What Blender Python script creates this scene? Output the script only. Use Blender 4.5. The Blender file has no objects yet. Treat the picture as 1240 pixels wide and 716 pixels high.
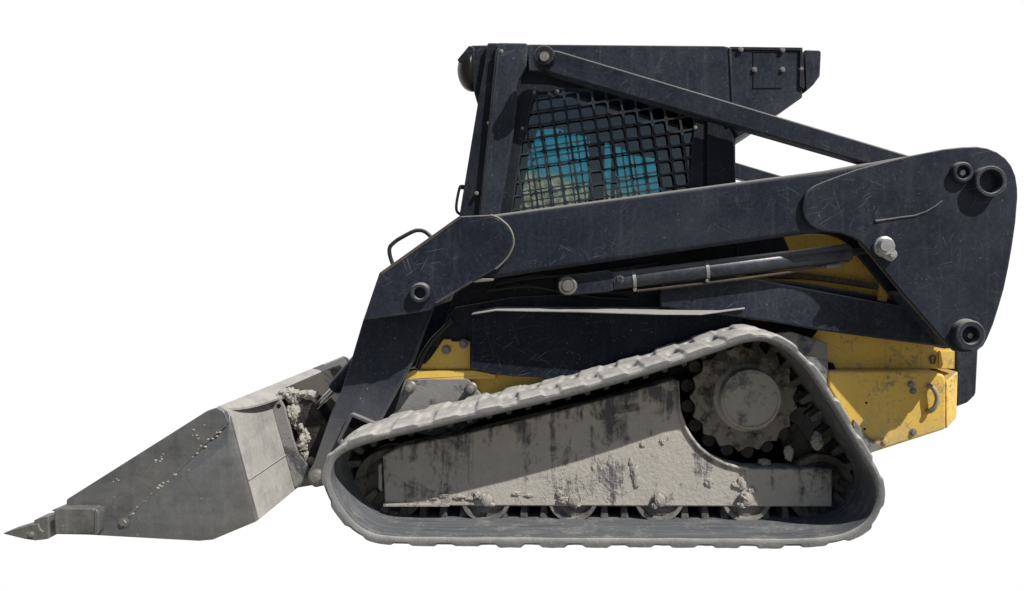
import bpy, bmesh, math, random
from mathutils import Vector, Matrix, noise
random.seed(7)
S = bpy.context.scene
COL = S.collection

# ------------------------------------------------------------------ camera
F, D, VX, VY, ZC = 960.0, 3.0, 690.0, 320.0, 1.072     # focal length in photo pixels, distance, eye level
cam = bpy.data.cameras.new('camera'); camo = bpy.data.objects.new('camera', cam); COL.objects.link(camo)
camo.location = (0, -D, ZC); camo.rotation_euler = (math.pi/2, 0, 0)
cam.sensor_width = 36; cam.lens = F/1240*36
cam.shift_x = (620-VX)/1240; cam.shift_y = -(358-VY)/1240
cam.clip_start = .05; cam.clip_end = 500
S.camera = camo

# ------------------------------------------------------------------ light
SUND = Vector((-1.2, 1.0, -1.76)).normalized()         # the way sunlight travels
sl = bpy.data.lights.new('sun', 'SUN'); sl.energy = 5.0; sl.angle = math.radians(.53); sl.color = (1, .965, .91)
so = bpy.data.objects.new('sun', sl); COL.objects.link(so)
so.rotation_euler = SUND.to_track_quat('-Z', 'Y').to_euler(); so.location = (6, -4, 8)
W = bpy.data.worlds.new('World'); S.world = W; W.use_nodes = True
wt = W.node_tree; wt.nodes.clear()
def wn(t, **k):
    n = wt.nodes.new(t)
    for a, b in k.items(): setattr(n, a, b)
    return n
sky = wn('ShaderNodeTexSky', sky_type='NISHITA', sun_disc=False)
sky.sun_elevation = math.asin(-SUND.z); sky.sun_rotation = math.atan2(-SUND.x, -SUND.y)
b1 = wn('ShaderNodeBackground'); b1.inputs['Strength'].default_value = .055
wt.links.new(sky.outputs[0], b1.inputs['Color'])
bg = wn('ShaderNodeBackground'); bg.inputs['Color'].default_value = (.36, .325, .27, 1)      # ground bounce on the near side
bw = wn('ShaderNodeBackground'); bw.inputs['Color'].default_value = (1, 1, 1, 1); bw.inputs['Strength'].default_value = 1.03   # white studio-like surround behind
tc = wn('ShaderNodeTexCoord'); sx = wn('ShaderNodeSeparateXYZ'); wt.links.new(tc.outputs['Generated'], sx.inputs[0])
def ramp(sock, a, b):
    m = wn('ShaderNodeMapRange'); m.inputs['From Min'].default_value = a; m.inputs['From Max'].default_value = b
    wt.links.new(sock, m.inputs['Value']); return m.outputs[0]
m1 = wn('ShaderNodeMixShader'); wt.links.new(ramp(sx.outputs['Z'], -.05, .05), m1.inputs[0])
wt.links.new(bg.outputs[0], m1.inputs[1]); wt.links.new(b1.outputs[0], m1.inputs[2])
m2 = wn('ShaderNodeMixShader'); wt.links.new(ramp(sx.outputs['Y'], -.05, .2), m2.inputs[0])
wt.links.new(m1.outputs[0], m2.inputs[1]); wt.links.new(bw.outputs[0], m2.inputs[2])
wo = wn('ShaderNodeOutputWorld'); wt.links.new(m2.outputs[0], wo.inputs[0])
S.view_settings.view_transform = 'Standard'; S.view_settings.look = 'None'
S.view_settings.exposure = 0; S.view_settings.gamma = 1
S.render.engine = 'CYCLES'; S.cycles.max_bounces = 6; S.cycles.transparent_max_bounces = 12

# ------------------------------------------------------------------ materials
class NT:
    def __init__(s, name):
        s.m = bpy.data.materials.new(name); s.m.use_nodes = True
        s.t = s.m.node_tree; s.b = s.t.nodes['Principled BSDF']; s.out = s.t.nodes['Material Output']
        s.pos = s.n('ShaderNodeNewGeometry').outputs['Position']
    def n(s, t, **k):
        n = s.t.nodes.new(t)
        for a, b in k.items(): setattr(n, a, b)
        return n
    def put(s, sock, v):
        if hasattr(v, 'is_output'): s.t.links.new(v, sock)
        elif isinstance(v, (tuple, list)) and len(v) == 3 and sock.type == 'RGBA': sock.default_value = (*v, 1)
        else: sock.default_value = v
    def map(s, scale=(1, 1, 1), rot=(0, 0, 0), loc=(0, 0, 0), vec=None):
        m = s.n('ShaderNodeMapping', vector_type='TEXTURE' if False else 'POINT')
        s.put(m.inputs['Vector'], vec or s.pos); m.inputs['Scale'].default_value = scale
        m.inputs['Rotation'].default_value = rot; m.inputs['Location'].default_value = loc
        return m.outputs[0]
    def noise(s, scale, detail=4, rough=.55, vec=None, dist=0):
        n = s.n('ShaderNodeTexNoise'); s.put(n.inputs['Vector'], vec or s.pos)
        n.inputs['Scale'].default_value = scale; n.inputs['Detail'].default_value = detail
        n.inputs['Roughness'].default_value = rough; n.inputs['Distortion'].default_value = dist
        return n.outputs['Fac']
    def vor(s, scale, vec=None):
        n = s.n('ShaderNodeTexVoronoi'); s.put(n.inputs['Vector'], vec or s.pos); n.inputs['Scale'].default_value = scale
        return n.outputs['Distance'], n.outputs['Color']
    def rng(s, v, a, b, c=0., d=1.):
        n = s.n('ShaderNodeMapRange'); s.put(n.inputs['Value'], v)
        for k, x in zip(('From Min', 'From Max', 'To Min', 'To Max'), (a, b, c, d)): n.inputs[k].default_value = x
        return n.outputs[0]
    def ma(s, op, a, b=0., clamp=False):
        n = s.n('ShaderNodeMath', operation=op, use_clamp=clamp); s.put(n.inputs[0], a); s.put(n.inputs[1], b)
        return n.outputs[0]
    def mix(s, f, a, b):
        n = s.n('ShaderNodeMix', data_type='RGBA'); s.put(n.inputs[0], f); s.put(n.inputs[6], a); s.put(n.inputs[7], b)
        return n.outputs[2]
    def sep(s, v):
        n = s.n('ShaderNodeSeparateXYZ'); s.put(n.inputs[0], v); return n.outputs
    def bump(s, h, strength, dist=.01):
        n = s.n('ShaderNodeBump'); s.put(n.inputs['Height'], h); n.inputs['Strength'].default_value = strength
        n.inputs['Distance'].default_value = dist; s.t.links.new(n.outputs[0], s.b.inputs['Normal'])
    def edge(s, r=.006):                     # worn edges
        bv = s.n('ShaderNodeBevel', samples=4); bv.inputs['Radius'].default_value = r
        g = s.n('ShaderNodeNewGeometry'); d = s.n('ShaderNodeVectorMath', operation='DOT_PRODUCT')
        s.t.links.new(bv.outputs[0], d.inputs[0]); s.t.links.new(g.outputs['Normal'], d.inputs[1])
        return s.rng(d.outputs['Value'], .97, .75)
    def up(s, a=.35, b=.9):                  # dust settled on upward faces
        g = s.n('ShaderNodeNewGeometry'); return s.rng(s.sep(g.outputs['Normal'])[2], a, b)
    def scratches(s, specs, width=.06):
        tot = None
        for i, (ang, across, along, thr) in enumerate(specs):
            v = s.map(scale=(along, 1.3, across), rot=(0, 0, 0), loc=(i*7.3, 0, i*3.1), vec=s.map(rot=(0, math.radians(ang), 0)))
            k = s.ma('MULTIPLY', s.rng(s.noise(1, 1.5, .5, v), thr, thr+width), s.rng(s.noise(4.+i, 2, .5, s.map(loc=(i*5, i, 2))), .42, .6))
            tot = k if tot is None else s.ma('MAXIMUM', tot, k)
        return tot
    def chips(s, scale, size, keep):
        d, c = s.vor(scale, s.pos)
        r = s.sep(c)[0]
        return s.ma('MULTIPLY', s.rng(d, size, size*.6), s.ma('GREATER_THAN', r, keep))
    def fin(s, col, rough=.6, metal=0., spec=.5):
        s.put(s.b.inputs['Base Color'], col); s.put(s.b.inputs['Roughness'], rough); s.put(s.b.inputs['Metallic'], metal)
        s.b.inputs['Specular IOR Level'].default_value = spec
        return s.m

SCR = [(12, 260, 5, .69), (-28, 280, 7, .69), (62, 290, 9, .69), (-70, 260, 6, .695), (35, 300, 11, .685), (-5, 300, 3, .70)]
DUST = (.155, .17, .20)
def paint(name, base, dust=.25, scr=.5, chip=.5, rough=.42, edge=.55, upd=.6, dustcol=DUST, low=None, spec=.2):
    s = NT(name)
    big = s.noise(2.2, 6, .62); fine = s.noise(70, 3, .6); mid = s.noise(14, 5, .65)
    col = s.mix(s.rng(mid, .3, .75, 0, .35), base, tuple(min(1, c*1.5+.002) for c in base))
    dm = s.ma('MULTIPLY', s.rng(s.ma('ADD', s.ma('MULTIPLY', big, .7), s.ma('MULTIPLY', fine, .35)), .42, .72), dust)
    col = s.mix(dm, col, dustcol)
    streak = s.noise(1, 4, .6, s.map(scale=(38, 38, 3.2)))
    col = s.mix(s.ma('MULTIPLY', s.rng(streak, .55, .78), dust*.7), col, dustcol)
    sc = s.ma('MULTIPLY', s.scratches(SCR), s.rng(s.noise(2.7, 3, .6, s.map(loc=(4, 1, 9))), .44, .60, .06, 1.3))
    col = s.mix(s.ma('MULTIPLY', sc, scr), col, (.165, .18, .215))
    ch = s.ma('MAXIMUM', s.ma('MULTIPLY', s.chips(34, .12, .82), s.rng(big, .4, .6)), s.ma('MULTIPLY', s.chips(95, .2, .76), s.rng(mid, .4, .58)))
    col = s.mix(s.ma('MULTIPLY', ch, chip), col, (.26, .25, .235))
    if edge:
        e = s.edge(.011)
        col = s.mix(s.ma('MULTIPLY', s.ma('MULTIPLY', e, s.rng(s.noise(9, 4), .3, .6)), edge), col, (.27, .27, .27))
        col = s.mix(s.ma('MULTIPLY', s.ma('MULTIPLY', e, s.rng(s.noise(6, 6, .7, s.map(loc=(3, 3, 3))), .55, .62)), .7), col, (.11, .06, .025))
    bigs = s.ma('MULTIPLY', s.rng(s.noise(4.5, 7, .75, s.map(loc=(8, 2, 5)), .8), .60, .70), dust*1.1)
    col = s.mix(bigs, col, (.15, .148, .145))
    if low:                                  # paler towards the bottom, with a ragged edge
        z = s.sep(s.pos)[2]
        k = s.ma('MULTIPLY', s.rng(s.ma('ADD', z, s.ma('MULTIPLY', s.rng(s.noise(6, 6, .7), 0, 1, -.5, .5), low[2])), low[0], low[1]), low[3])
        col = s.mix(k, col, (.27, .26, .24))
    if upd: col = s.mix(s.ma('MULTIPLY', s.up(), upd), col, (.36, .345, .32))
    s.bump(s.ma('ADD', s.ma('MULTIPLY', fine, .5), s.noise(5, 2)), .12, .01)
    return s.fin(col, s.rng(mid, .3, .7, rough-.06, rough+.16), 0, spec)

NAVY = (.0090, .0124, .0225)
m_navy = paint('navy_paint', NAVY, .26, .5, .6)
m_arm = paint('arm_paint', (.0094, .0126, .0225), .18, .6, .5, .42, .8, .75)  # top dust raised to paint in the beam's top-lit glow
m_leg = paint('leg_paint', (.010, .014, .028), .16, .4, .9, .45, .6, .5, low=(.62, .30, .3, .35))
m_dark = paint('dark_paint', (.0065, .0088, .0155), .12, .3, .55, .5, .4, .75)
m_fender = paint('fender_paint', (.006, .009, .0185), .10, .55, .9, .42, .4, 1.0, dustcol=(.16, .155, .15), spec=.1)
m_cyl = paint('cylinder_paint', (.017, .020, .030), .3, .3, .5, .40, .5, .8, spec=.4)
m_ledge = paint('dusty_ledge', (.26, .265, .275), .6, .2, .2, .6, .2, .9, dustcol=(.52, .52, .52))
m_frame = paint('cab_black', (.0055, .0078, .0135), .10, .35, .3, .5, .35, .3)
m_lens = NT('smoked_lens').fin((.016, .014, .013), .3, 0, .35)
m_inside = NT('cab_interior').fin((.008, .018, .034), .7, 0, .3)
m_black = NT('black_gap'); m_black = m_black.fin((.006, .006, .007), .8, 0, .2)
m_screen = paint('screen_black', (.008, .015, .030), .14, .1, .3, .5, .25, .4, dustcol=(.13, .12, .11))

def yellow(name, dirt):
    s = NT(name)
    c = s.mix(s.rng(s.noise(5, 5), .3, .7), (.72, .455, .06), (.76, .52, .13))
    fine = s.noise(60, 4, .65); big = s.noise(6, 6, .7)
    dk = s.rng(s.ma('ADD', s.ma('MULTIPLY', big, .6), s.ma('MULTIPLY', fine, .45)), .568, .66)
    c = s.mix(s.ma('MULTIPLY', dk, dirt), c, (.20, .185, .16))
    c = s.mix(s.ma('MULTIPLY', s.chips(55, .16, .72), .8), c, (.10, .09, .08))
    c = s.mix(s.ma('MULTIPLY', s.scratches(SCR[:4]), .5), c, (.25, .2, .13))
    zz = s.ma('ADD', s.sep(s.pos)[2], s.ma('MULTIPLY', s.noise(16, 5, .75), .5))
    c = s.mix(s.ma('MULTIPLY', s.rng(zz, .70, .56), dirt*.5), c, (.36, .32, .25))
    st = s.noise(1, 4, .6, s.map(scale=(45, 45, 4)))
    c = s.mix(s.ma('MULTIPLY', s.rng(st, .58, .75), dirt*.6), c, (.32, .28, .20))
    c = s.mix(s.ma('MULTIPLY', s.ma('MULTIPLY', s.edge(), s.rng(s.noise(12, 4), .35, .6)), .6), c, (.34, .27, .16))
    c = s.mix(s.ma('MULTIPLY', s.up(.5, .95), .45), c, (.42, .36, .24))
    s.bump(fine, .1, .01)
    return s.fin(c, s.rng(big, .3, .7, .4, .65), 0, .4)
m_yel = yellow('yellow_paint', .8); m_yel2 = yellow('clean_yellow_paint', .25)

def mud(name, light, under, cover, vstreak=True, bumpy=.7, zgrad=0):
    s = NT(name)
    big = s.noise(3.2, 7, .68, dist=.4); fine = s.noise(55, 5, .7); mid = s.noise(17, 5, .65)
    c = s.mix(s.rng(mid, .3, .7), tuple(x*.86 for x in light), light)
    c = s.mix(s.rng(fine, .35, .75, 0, .35), c, tuple(x*.6 for x in light))
    st = s.noise(1, 5, .65, s.map(scale=(26, 26, 2.6), rot=(0, math.radians(4), 0)))
    pat = s.noise(7.5, 7, .72, s.map(loc=(1, 6, 2)), 1.2)
    v = s.ma('ADD', s.ma('MULTIPLY', big, .42), s.ma('ADD', s.ma('MULTIPLY', pat, .3), s.ma('MULTIPLY', st if vstreak else mid, .28)))
    if zgrad: v = s.ma('ADD', v, s.ma('MULTIPLY', s.ma('SUBTRACT', s.sep(s.pos)[2], .40), zgrad))
    bare = s.rng(v, cover-.03, cover+.03)
    c = s.mix(s.ma('MULTIPLY', bare, .92), c, under)
    c = s.mix(s.ma('MULTIPLY', s.scratches(SCR[:4]), .4), c, tuple(x*1.1 for x in light))
    d, k = s.vor(46)
    lump = s.ma('MULTIPLY', s.rng(s.noise(38, 4, .7), .56, .66), s.rng(big, .5, .6))
    h = s.ma('ADD', s.ma('MULTIPLY', fine, .45), s.ma('ADD', s.ma('MULTIPLY', lump, .55), s.ma('MULTIPLY', s.ma('SUBTRACT', 1., bare), .5)))
    s.bump(h, bumpy, .012)
    return s.fin(c, .9, 0, .15)
m_plate = mud('muddy_plate', (.50, .472, .425), (.09, .09, .105), .513, zgrad=.24)
m_sprocket = mud('muddy_sprocket', (.27, .25, .22), (.06, .057, .052), .53, False, 1.)
m_idler = mud('muddy_idler', (.17, .155, .13), (.06, .056, .05), .54, False, .8)
m_wheel = mud('dark_wheel', (.075, .07, .062), (.028, .027, .027), .52, False, .6)
m_hub = mud('muddy_hub', (.44, .42, .38), (.14, .145, .155), .52, False, .5)
m_dustbolt = mud('dusty_bolt', (.40, .38, .345), (.20, .19, .17), .55, False, .5)
m_clod = mud('mud_clod', (.42, .395, .355), (.30, .28, .25), .62, False, 1.)
m_dirt = mud('dirt_on_steel', (.25, .245, .235), (.06, .066, .08), .53, False, .5)
m_roller = mud('dusty_roller', (.27, .255, .23), (.13, .125, .12), .52, False, .4)

def rubber():
    s = NT('dusty_rubber')
    fine = s.noise(80, 4, .65); mid = s.noise(12, 6, .7); big = s.noise(3, 4, .6)
    c = s.mix(s.rng(mid, .32, .68), (.125, .127, .13), (.205, .202, .195))
    c = s.mix(s.rng(big, .4, .65, 0, .5), c, (.17, .175, .185))
    c = s.mix(s.rng(fine, .55, .75, 0, .5), c, (.34, .33, .31))
    c = s.mix(s.ma('MULTIPLY', s.edge(.008), .5), c, (.40, .385, .36))
    c = s.mix(s.ma('MULTIPLY', s.up(.3, .9), s.rng(mid, .25, .6, .35, .95)), c, (.48, .465, .435))
    c = s.mix(s.ma('MULTIPLY', s.scratches(SCR), .3), c, (.38, .37, .35))
    s.bump(s.ma('ADD', s.ma('MULTIPLY', fine, .4), mid), .5, .008)
    return s.fin(c, .85, 0, .25)
m_rubber = rubber()
def belt_inside():
    s = NT('polished_rubber'); mid = s.noise(12, 6, .7); fine = s.noise(70, 4, .6)
    st = s.noise(1, 4, .6, s.map(scale=(3, 60, 3)))
    c = s.mix(s.rng(st, .35, .65), (.08, .085, .093), (.145, .15, .16))
    c = s.mix(s.rng(s.ma('ADD', s.ma('MULTIPLY', mid, .7), s.ma('MULTIPLY', fine, .3)), .5, .68, 0, .7), c, (.30, .29, .27))
    s.bump(fine, .2, .006)
    return s.fin(c, .7, 0, .2)
m_beltin = belt_inside()
m_lug = mud('lug_rubber', (.15, .145, .135), (.05, .05, .05), .52, False, .5)

def steel(name, base, dust, amt, rough=.5, metal=.35, rust=0.):
    s = NT(name)
    mid = s.noise(9, 6, .68); fine = s.noise(75, 4, .65); big = s.noise(2.4, 5, .6)
    hb = s.noise(1, 4, .55, s.map(scale=(2.5, 2.5, 20)))
    c = s.mix(s.rng(hb, .3, .7), tuple(x*.8 for x in base), tuple(x*1.2 for x in base))
    v = s.ma('ADD', s.ma('MULTIPLY', big, .5), s.ma('MULTIPLY', mid, .5))
    k = s.ma('MULTIPLY', s.rng(s.ma('ADD', v, s.ma('MULTIPLY', fine, .25)), .52, .74), amt)
    c = s.mix(k, c, dust)
    st = s.noise(1, 5, .65, s.map(scale=(34, 34, 3)))
    c = s.mix(s.ma('MULTIPLY', s.rng(st, .52, .68), amt*.55), c, dust)
    c = s.mix(s.ma('MULTIPLY', s.rng(s.noise(5, 7, .75, s.map(loc=(7, 7, 1)), .8), .56, .68), .45), c, tuple(x*.55 for x in base))
    c = s.mix(s.ma('MULTIPLY', s.ma('MULTIPLY', s.chips(42, .2, .7), s.rng(mid, .45, .6)), .85), c, tuple(min(1, x*1.25) for x in dust))
    c = s.mix(s.ma('MULTIPLY', s.scratches(SCR), .5), c, (.36, .36, .35))
    c = s.mix(s.ma('MULTIPLY', s.edge(.005), .5), c, (.36, .355, .34))
    if rust: c = s.mix(s.ma('MULTIPLY', s.rng(s.noise(11, 6, .7), .55, .65), rust), c, (.16, .085, .035))
    s.bump(s.ma('ADD', s.ma('MULTIPLY', fine, .4), mid), .3, .008)
    s.fin(c, s.rng(mid, .3, .7, rough, rough+.2), metal, .4)
    return s.m
m_bside = steel('worn_bucket_steel', (.143, .150, .158), (.28, .27, .255), .42, .30, .5)
m_bback = steel('dusty_bucket_back', (.26, .257, .25), (.40, .385, .35), .9, .7, 0)
m_tooth = steel('tooth_steel', (.085, .084, .082), (.26, .25, .23), .5, .5, .2)
m_bolt = steel('bolt_steel', (.20, .195, .185), (.28, .26, .23), .6, .45, .5)
m_bright = steel('bright_steel', (.42, .42, .43), (.34, .32, .29), .35, .35, .6)
m_hook = steel('worn_hook', (.30, .23, .13), (.38, .34, .26), .5, .5, 0.)
m_rod = NT('chrome_rod').fin((.55, .55, .56), .22, .9, .5)
m_rust = steel('rusty_pipe', (.045, .036, .028), (.13, .10, .07), .7, .6, 0., .5)
m_hose = NT('hose_rubber').fin((.02, .02, .022), .55, 0, .4)

def glass(name, top, low, z0, z1, gloss=.08):
    s = NT(name)
    t = s.n('ShaderNodeBsdfTransparent'); g = s.n('ShaderNodeBsdfGlossy'); g.inputs['Roughness'].default_value = .03
    z = s.ma('ADD', s.ma('ADD', s.sep(s.pos)[2], s.ma('MULTIPLY', s.sep(s.pos)[0], .22)), s.rng(s.noise(9, 5, .7), 0, 1, -.09, .09))
    blot = s.noise(30, 5, .7)
    lowc = s.mix(s.rng(blot, .42, .62), low, (.24, .32, .24))
    c = s.mix(s.rng(z, z0, z1), lowc, s.mix(s.rng(blot, .3, .7), tuple(x*.78 for x in top), top))
    s.put(t.inputs[0], c)
    mx = s.n('ShaderNodeMixShader'); mx.inputs[0].default_value = gloss
    s.t.links.new(t.outputs[0], mx.inputs[1]); s.t.links.new(g.outputs[0], mx.inputs[2]); s.t.links.new(mx.outputs[0], s.out.inputs[0])
    return s.m
m_teal = glass('teal_tinted_glass', (.10, .49, .575), (.62, .58, .49), 1.50, 1.57, .03)
m_clear = glass('clear_glass', (.90, .95, .97), (.88, .92, .92), .5, 1., .09)

# ------------------------------------------------------------------ builders
WLD = {}                                       # world location of each object
def pt(px, py, y):                             # a photo pixel at depth y -> metres
    k = (D+y)/F
    return Vector(((px-VX)*k, y, ZC+(VY-py)*k))
def link(name, me, parent, loc, mat=None, smooth=40):
    if mat: me.materials.append(mat)
    if smooth:
        for p in me.polygons: p.use_smooth = True
        me.set_sharp_from_angle(angle=math.radians(smooth))
    o = bpy.data.objects.new(name, me); COL.objects.link(o)
    WLD[o] = Vector(loc)
    if parent: o.parent = parent; o.location = WLD[o]-WLD[parent]
    else: o.location = loc
    return o
def from_bm(name, bm, mat, parent, bevel=0, seg=2, smooth=40):
    bmesh.ops.remove_doubles(bm, verts=bm.verts, dist=1e-6)
    bmesh.ops.recalc_face_normals(bm, faces=bm.faces)
    lo = Vector([min(v.co[i] for v in bm.verts) for i in range(3)]); hi = Vector([max(v.co[i] for v in bm.verts) for i in range(3)])
    c = (lo+hi)/2
    for v in bm.verts: v.co -= c
    me = bpy.data.meshes.new(name); bm.to_mesh(me); bm.free()
    o = link(name, me, parent, c, mat, smooth)
    if bevel:
        b = o.modifiers.new('edge', 'BEVEL'); b.width = bevel; b.segments = seg; b.limit_method = 'ANGLE'; b.angle_limit = math.radians(35); b.harden_normals = False
    return o
def fillet(pts, default=0, seg=6):             # (x, y[, r]) -> polygon with rounded corners
    out = []; n = len(pts)
    for i, p in enumerate(pts):
        r = p[2] if len(p) > 2 else default
        P = Vector(p[:2]); A = Vector(pts[i-1][:2])-P; B = Vector(pts[(i+1) % n][:2])-P
        if r <= 0 or A.length < 1e-6 or B.length < 1e-6: out.append(tuple(P)); continue
        ang = A.angle(B)
        if ang > math.pi-.05: out.append(tuple(P)); continue
        t = min(r/math.tan(ang/2), A.length*.48, B.length*.48); rr = t*math.tan(ang/2)
        a = P+A.normalized()*t; b = P+B.normalized()*t
        c = P+(A.normalized()+B.normalized()).normalized()*(rr/math.sin(ang/2))
        va, vb = a-c, b-c
        th = va.angle_signed(vb) if hasattr(va, 'angle_signed') else 0
        for k in range(seg+1):
            f = k/seg; v = va.lerp(vb, f)
            out.append(tuple(c+v.normalized()*rr))
    return out
def spline(pts, closed, sub=6):
    out = []; n = len(pts); P = [Vector(p) for p in pts]
    for i in range(n if closed else n-1):
        g = (lambda j: P[j % n]) if closed else (lambda j: P[max(0, min(n-1, j))])
        a, b, c, d = g(i-1), g(i), g(i+1), g(i+2)
        for k in range(sub):
            t = k/sub
            out.append(.5*((2*b)+(c-a)*t+(2*a-5*b+4*c-d)*t*t+(3*b-a-3*c+d)*t**3))
    if not closed: out.append(P[-1])
    return out
def prism_bm(bm, pts, y0, y1, ref=None):
    ref = y0 if ref is None else ref
    w = [pt(p[0], p[1], ref) for p in pts]
    a = [bm.verts.new((p.x, y0, p.z)) for p in w]; b = [bm.verts.new((p.x, y1, p.z)) for p in w]
    n = len(a)
    bm.faces.new(a); bm.faces.new(b[::-1])
    for i in range(n): bm.faces.new((a[i], a[(i+1) % n], b[(i+1) % n], b[i]))
def prism(name, pts, y0, y1, mat, parent, bevel=.004, ref=None, seg=2):
    bm = bmesh.new(); prism_bm(bm, pts, y0, y1, ref)
    return from_bm(name, bm, mat, parent, bevel, seg)
def ring(name, outer, inner, y0, y1, mat, parent, ref=None, n=96, bevel=.003):   # a plate with an opening
    ref = y0 if ref is None else ref
    c = sum((Vector(p) for p in inner), Vector((0, 0)))/len(inner)
    def cast(poly, a):
        d = Vector((math.cos(a), math.sin(a))); best = None
        for i in range(len(poly)):
            p, q = Vector(poly[i])-c, Vector(poly[(i+1) % len(poly)])-c
            e = q-p; den = d.x*e.y-d.y*e.x
            if abs(den) < 1e-9: continue
            t = (p.x*e.y-p.y*e.x)/den; u = (p.x*d.y-p.y*d.x)/den
            if t > 0 and -1e-6 <= u <= 1+1e-6 and (best is None or t > best): best = t
        return c+d*best
    angs = sorted(set([round(math.atan2(p[1]-c.y, p[0]-c.x), 5) for p in list(outer)+list(inner)] + [round(-math.pi+2*math.pi*i/n, 5) for i in range(n)]))
    bm = bmesh.new(); L = []
    for poly, y in ((outer, y0), (inner, y0), (inner, y1), (outer, y1)):
        row = []
        for a in angs:
            q = cast(poly, a); w = pt(q.x, q.y, ref); row.append(bm.verts.new((w.x, y, w.z)))
        L.append(row)
    m = len(angs)
    for k in range(4):
        A, B = L[k], L[(k+1) % 4]
        for i in range(m): bm.faces.new((A[i], A[(i+1) % m], B[(i+1) % m], B[i]))
    return from_bm(name, bm, mat, parent, bevel)
def lathe_bm(bm, c, prof, seg=40, axis='y', hexa=False):
    rows = []
    for r, y in prof:
        rows.append([bm.verts.new((c.x+r*math.cos(2*math.pi*i/seg), y, c.z+r*math.sin(2*math.pi*i/seg))) for i in range(seg)] if r > 1e-6 else [bm.verts.new((c.x, y, c.z))])
    for A, B in zip(rows, rows[1:]):
        for i in range(seg):
            j = (i+1) % seg
            if len(A) == 1 and len(B) == 1: continue
            if len(A) == 1: bm.faces.new((A[0], B[j], B[i]))
            elif len(B) == 1: bm.faces.new((A[i], A[j], B[0]))
            else: bm.faces.new((A[i], A[j], B[j], B[i]))
def lathe(name, px, py, ref, prof, mat, parent, seg=40, bevel=0, smooth=40):     # profile (radius m, y)
    bm = bmesh.new(); lathe_bm(bm, pt(px, py, ref), prof, seg)
    return from_bm(name, bm, mat, parent, bevel, smooth=smooth)
def boss(name, px, py, y, rpx, hpx, out, mat, parent, bolt=None):                # a welded ring standing proud of a plate at y
    k = (D+y-out)/F; R, r = rpx*k, hpx*k
    o = lathe(name, px, py, y-out, [(R*1.06, y+.002), (R*1.06, y-.004), (R, y-.012), (R, y-out+.005), (R-.005, y-out), (r+.003, y-out), (r, y-out+.003), (r, y+.03), (0, y+.03)], mat, parent)
    if bolt: hexbolt(px-.6, py+.6, y+.028, bolt, .034, m_bright, o)
    return o
def hexbolt(px, py, y, rpx, h, mat, parent, washer=True, name='bolt', ref=None):
    bm = bmesh.new(); c = pt(px, py, y-h if ref is None else ref); R = rpx*(D+y)/F
    if washer: lathe_bm(bm, c, [(R*1.35, y+.001), (R*1.35, y-.004), (0, y-.004)], 24)
    seg = 6; a0 = random.random()
    rows = []
    for r, yy in ((R, y-.004), (R, y-h+.002), (R*.85, y-h), (0, y-h)):
        rows.append([bm.verts.new((c.x+r*math.cos(a0+math.pi*i/3), yy, c.z+r*math.sin(a0+math.pi*i/3))) for i in range(6)] if r else [bm.verts.new((c.x, yy, c.z))])
    for A, B in zip(rows, rows[1:]):
        for i in range(6):
            j = (i+1) % 6
            bm.faces.new((A[i], A[j], B[j], B[i]) if len(B) > 1 else (A[i], A[j], B[0]))
    return from_bm(name, bm, mat, parent)
def tube_bm(bm, path, r, seg=12):
    P = [Vector(p) for p in path]; rows = []
    t0 = (P[1]-P[0]).normalized(); up = Vector((0, 1, 0)) if abs(t0.y) < .9 else Vector((1, 0, 0))
    n = t0.cross(up).normalized()
    for i, p in enumerate(P):
        t = (P[min(i+1, len(P)-1)]-P[max(i-1, 0)]).normalized()
        n = (n-t*n.dot(t)).normalized(); b = t.cross(n)
        rr = r[i] if isinstance(r, (list, tuple)) else r
        rows.append([bm.verts.new(p+(n*math.cos(2*math.pi*k/seg)+b*math.sin(2*math.pi*k/seg))*rr) for k in range(seg)])
    for A, B in zip(rows, rows[1:]):
        for k in range(seg): bm.faces.new((A[k], A[(k+1) % seg], B[(k+1) % seg], B[k]))
    bm.faces.new(rows[0][::-1]); bm.faces.new(rows[-1])
def tube(name, path, r, mat, parent, seg=12, sm=0):
    if sm:
        path = spline(path, False, sm)
        if isinstance(r, (list, tuple)): r = [r[min(i//sm, len(r)-1)]+(r[min(i//sm+1, len(r)-1)]-r[min(i//sm, len(r)-1)])*(i % sm)/sm for i in range(len(path))]
    bm = bmesh.new(); tube_bm(bm, path, r, seg); return from_bm(name, bm, mat, parent)
def solid(name, verts, faces, mat, parent, bevel=.004):
    bm = bmesh.new(); V = [bm.verts.new(v) for v in verts]
    for f in faces: bm.faces.new([V[i] for i in f])
    return from_bm(name, bm, mat, parent, bevel)
def slab(name, quad, y0, y1, mat, parent, **k): return prism(name, quad, y0, y1, mat, parent, **k)
def clod_bm(bm, c, r, seed, sub=4, squash=(1, 1, 1)):
    b2 = bmesh.new(); bmesh.ops.create_icosphere(b2, subdivisions=sub, radius=1)
    off = Vector((seed*3.7, seed*1.3, seed*2.1)); m = {}
    for v in b2.verts:
        d = v.co.normalized()
        h = 1+.38*noise.noise(d*1.6+off)+.22*noise.noise(d*4+off)+.12*noise.noise(d*9+off)
        m[v] = bm.verts.new((c[0]+d.x*h*r*squash[0], c[1]+d.y*h*r*squash[1], c[2]+d.z*h*r*squash[2]))
    for f in b2.faces: bm.faces.new([m[v] for v in f.verts])
    b2.free()
def clods(name, specs, mat, parent):
    for i, (px, py, y, rpx, sq) in enumerate(specs):
        bm = bmesh.new(); clod_bm(bm, pt(px, py, y), rpx*(D+y)/F, i+len(specs)*.37+px*.01, 4 if rpx > 2.5 else 2, sq)
        from_bm(name, bm, mat, parent, smooth=60)
WID = 1.74
MIR = {}
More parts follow.
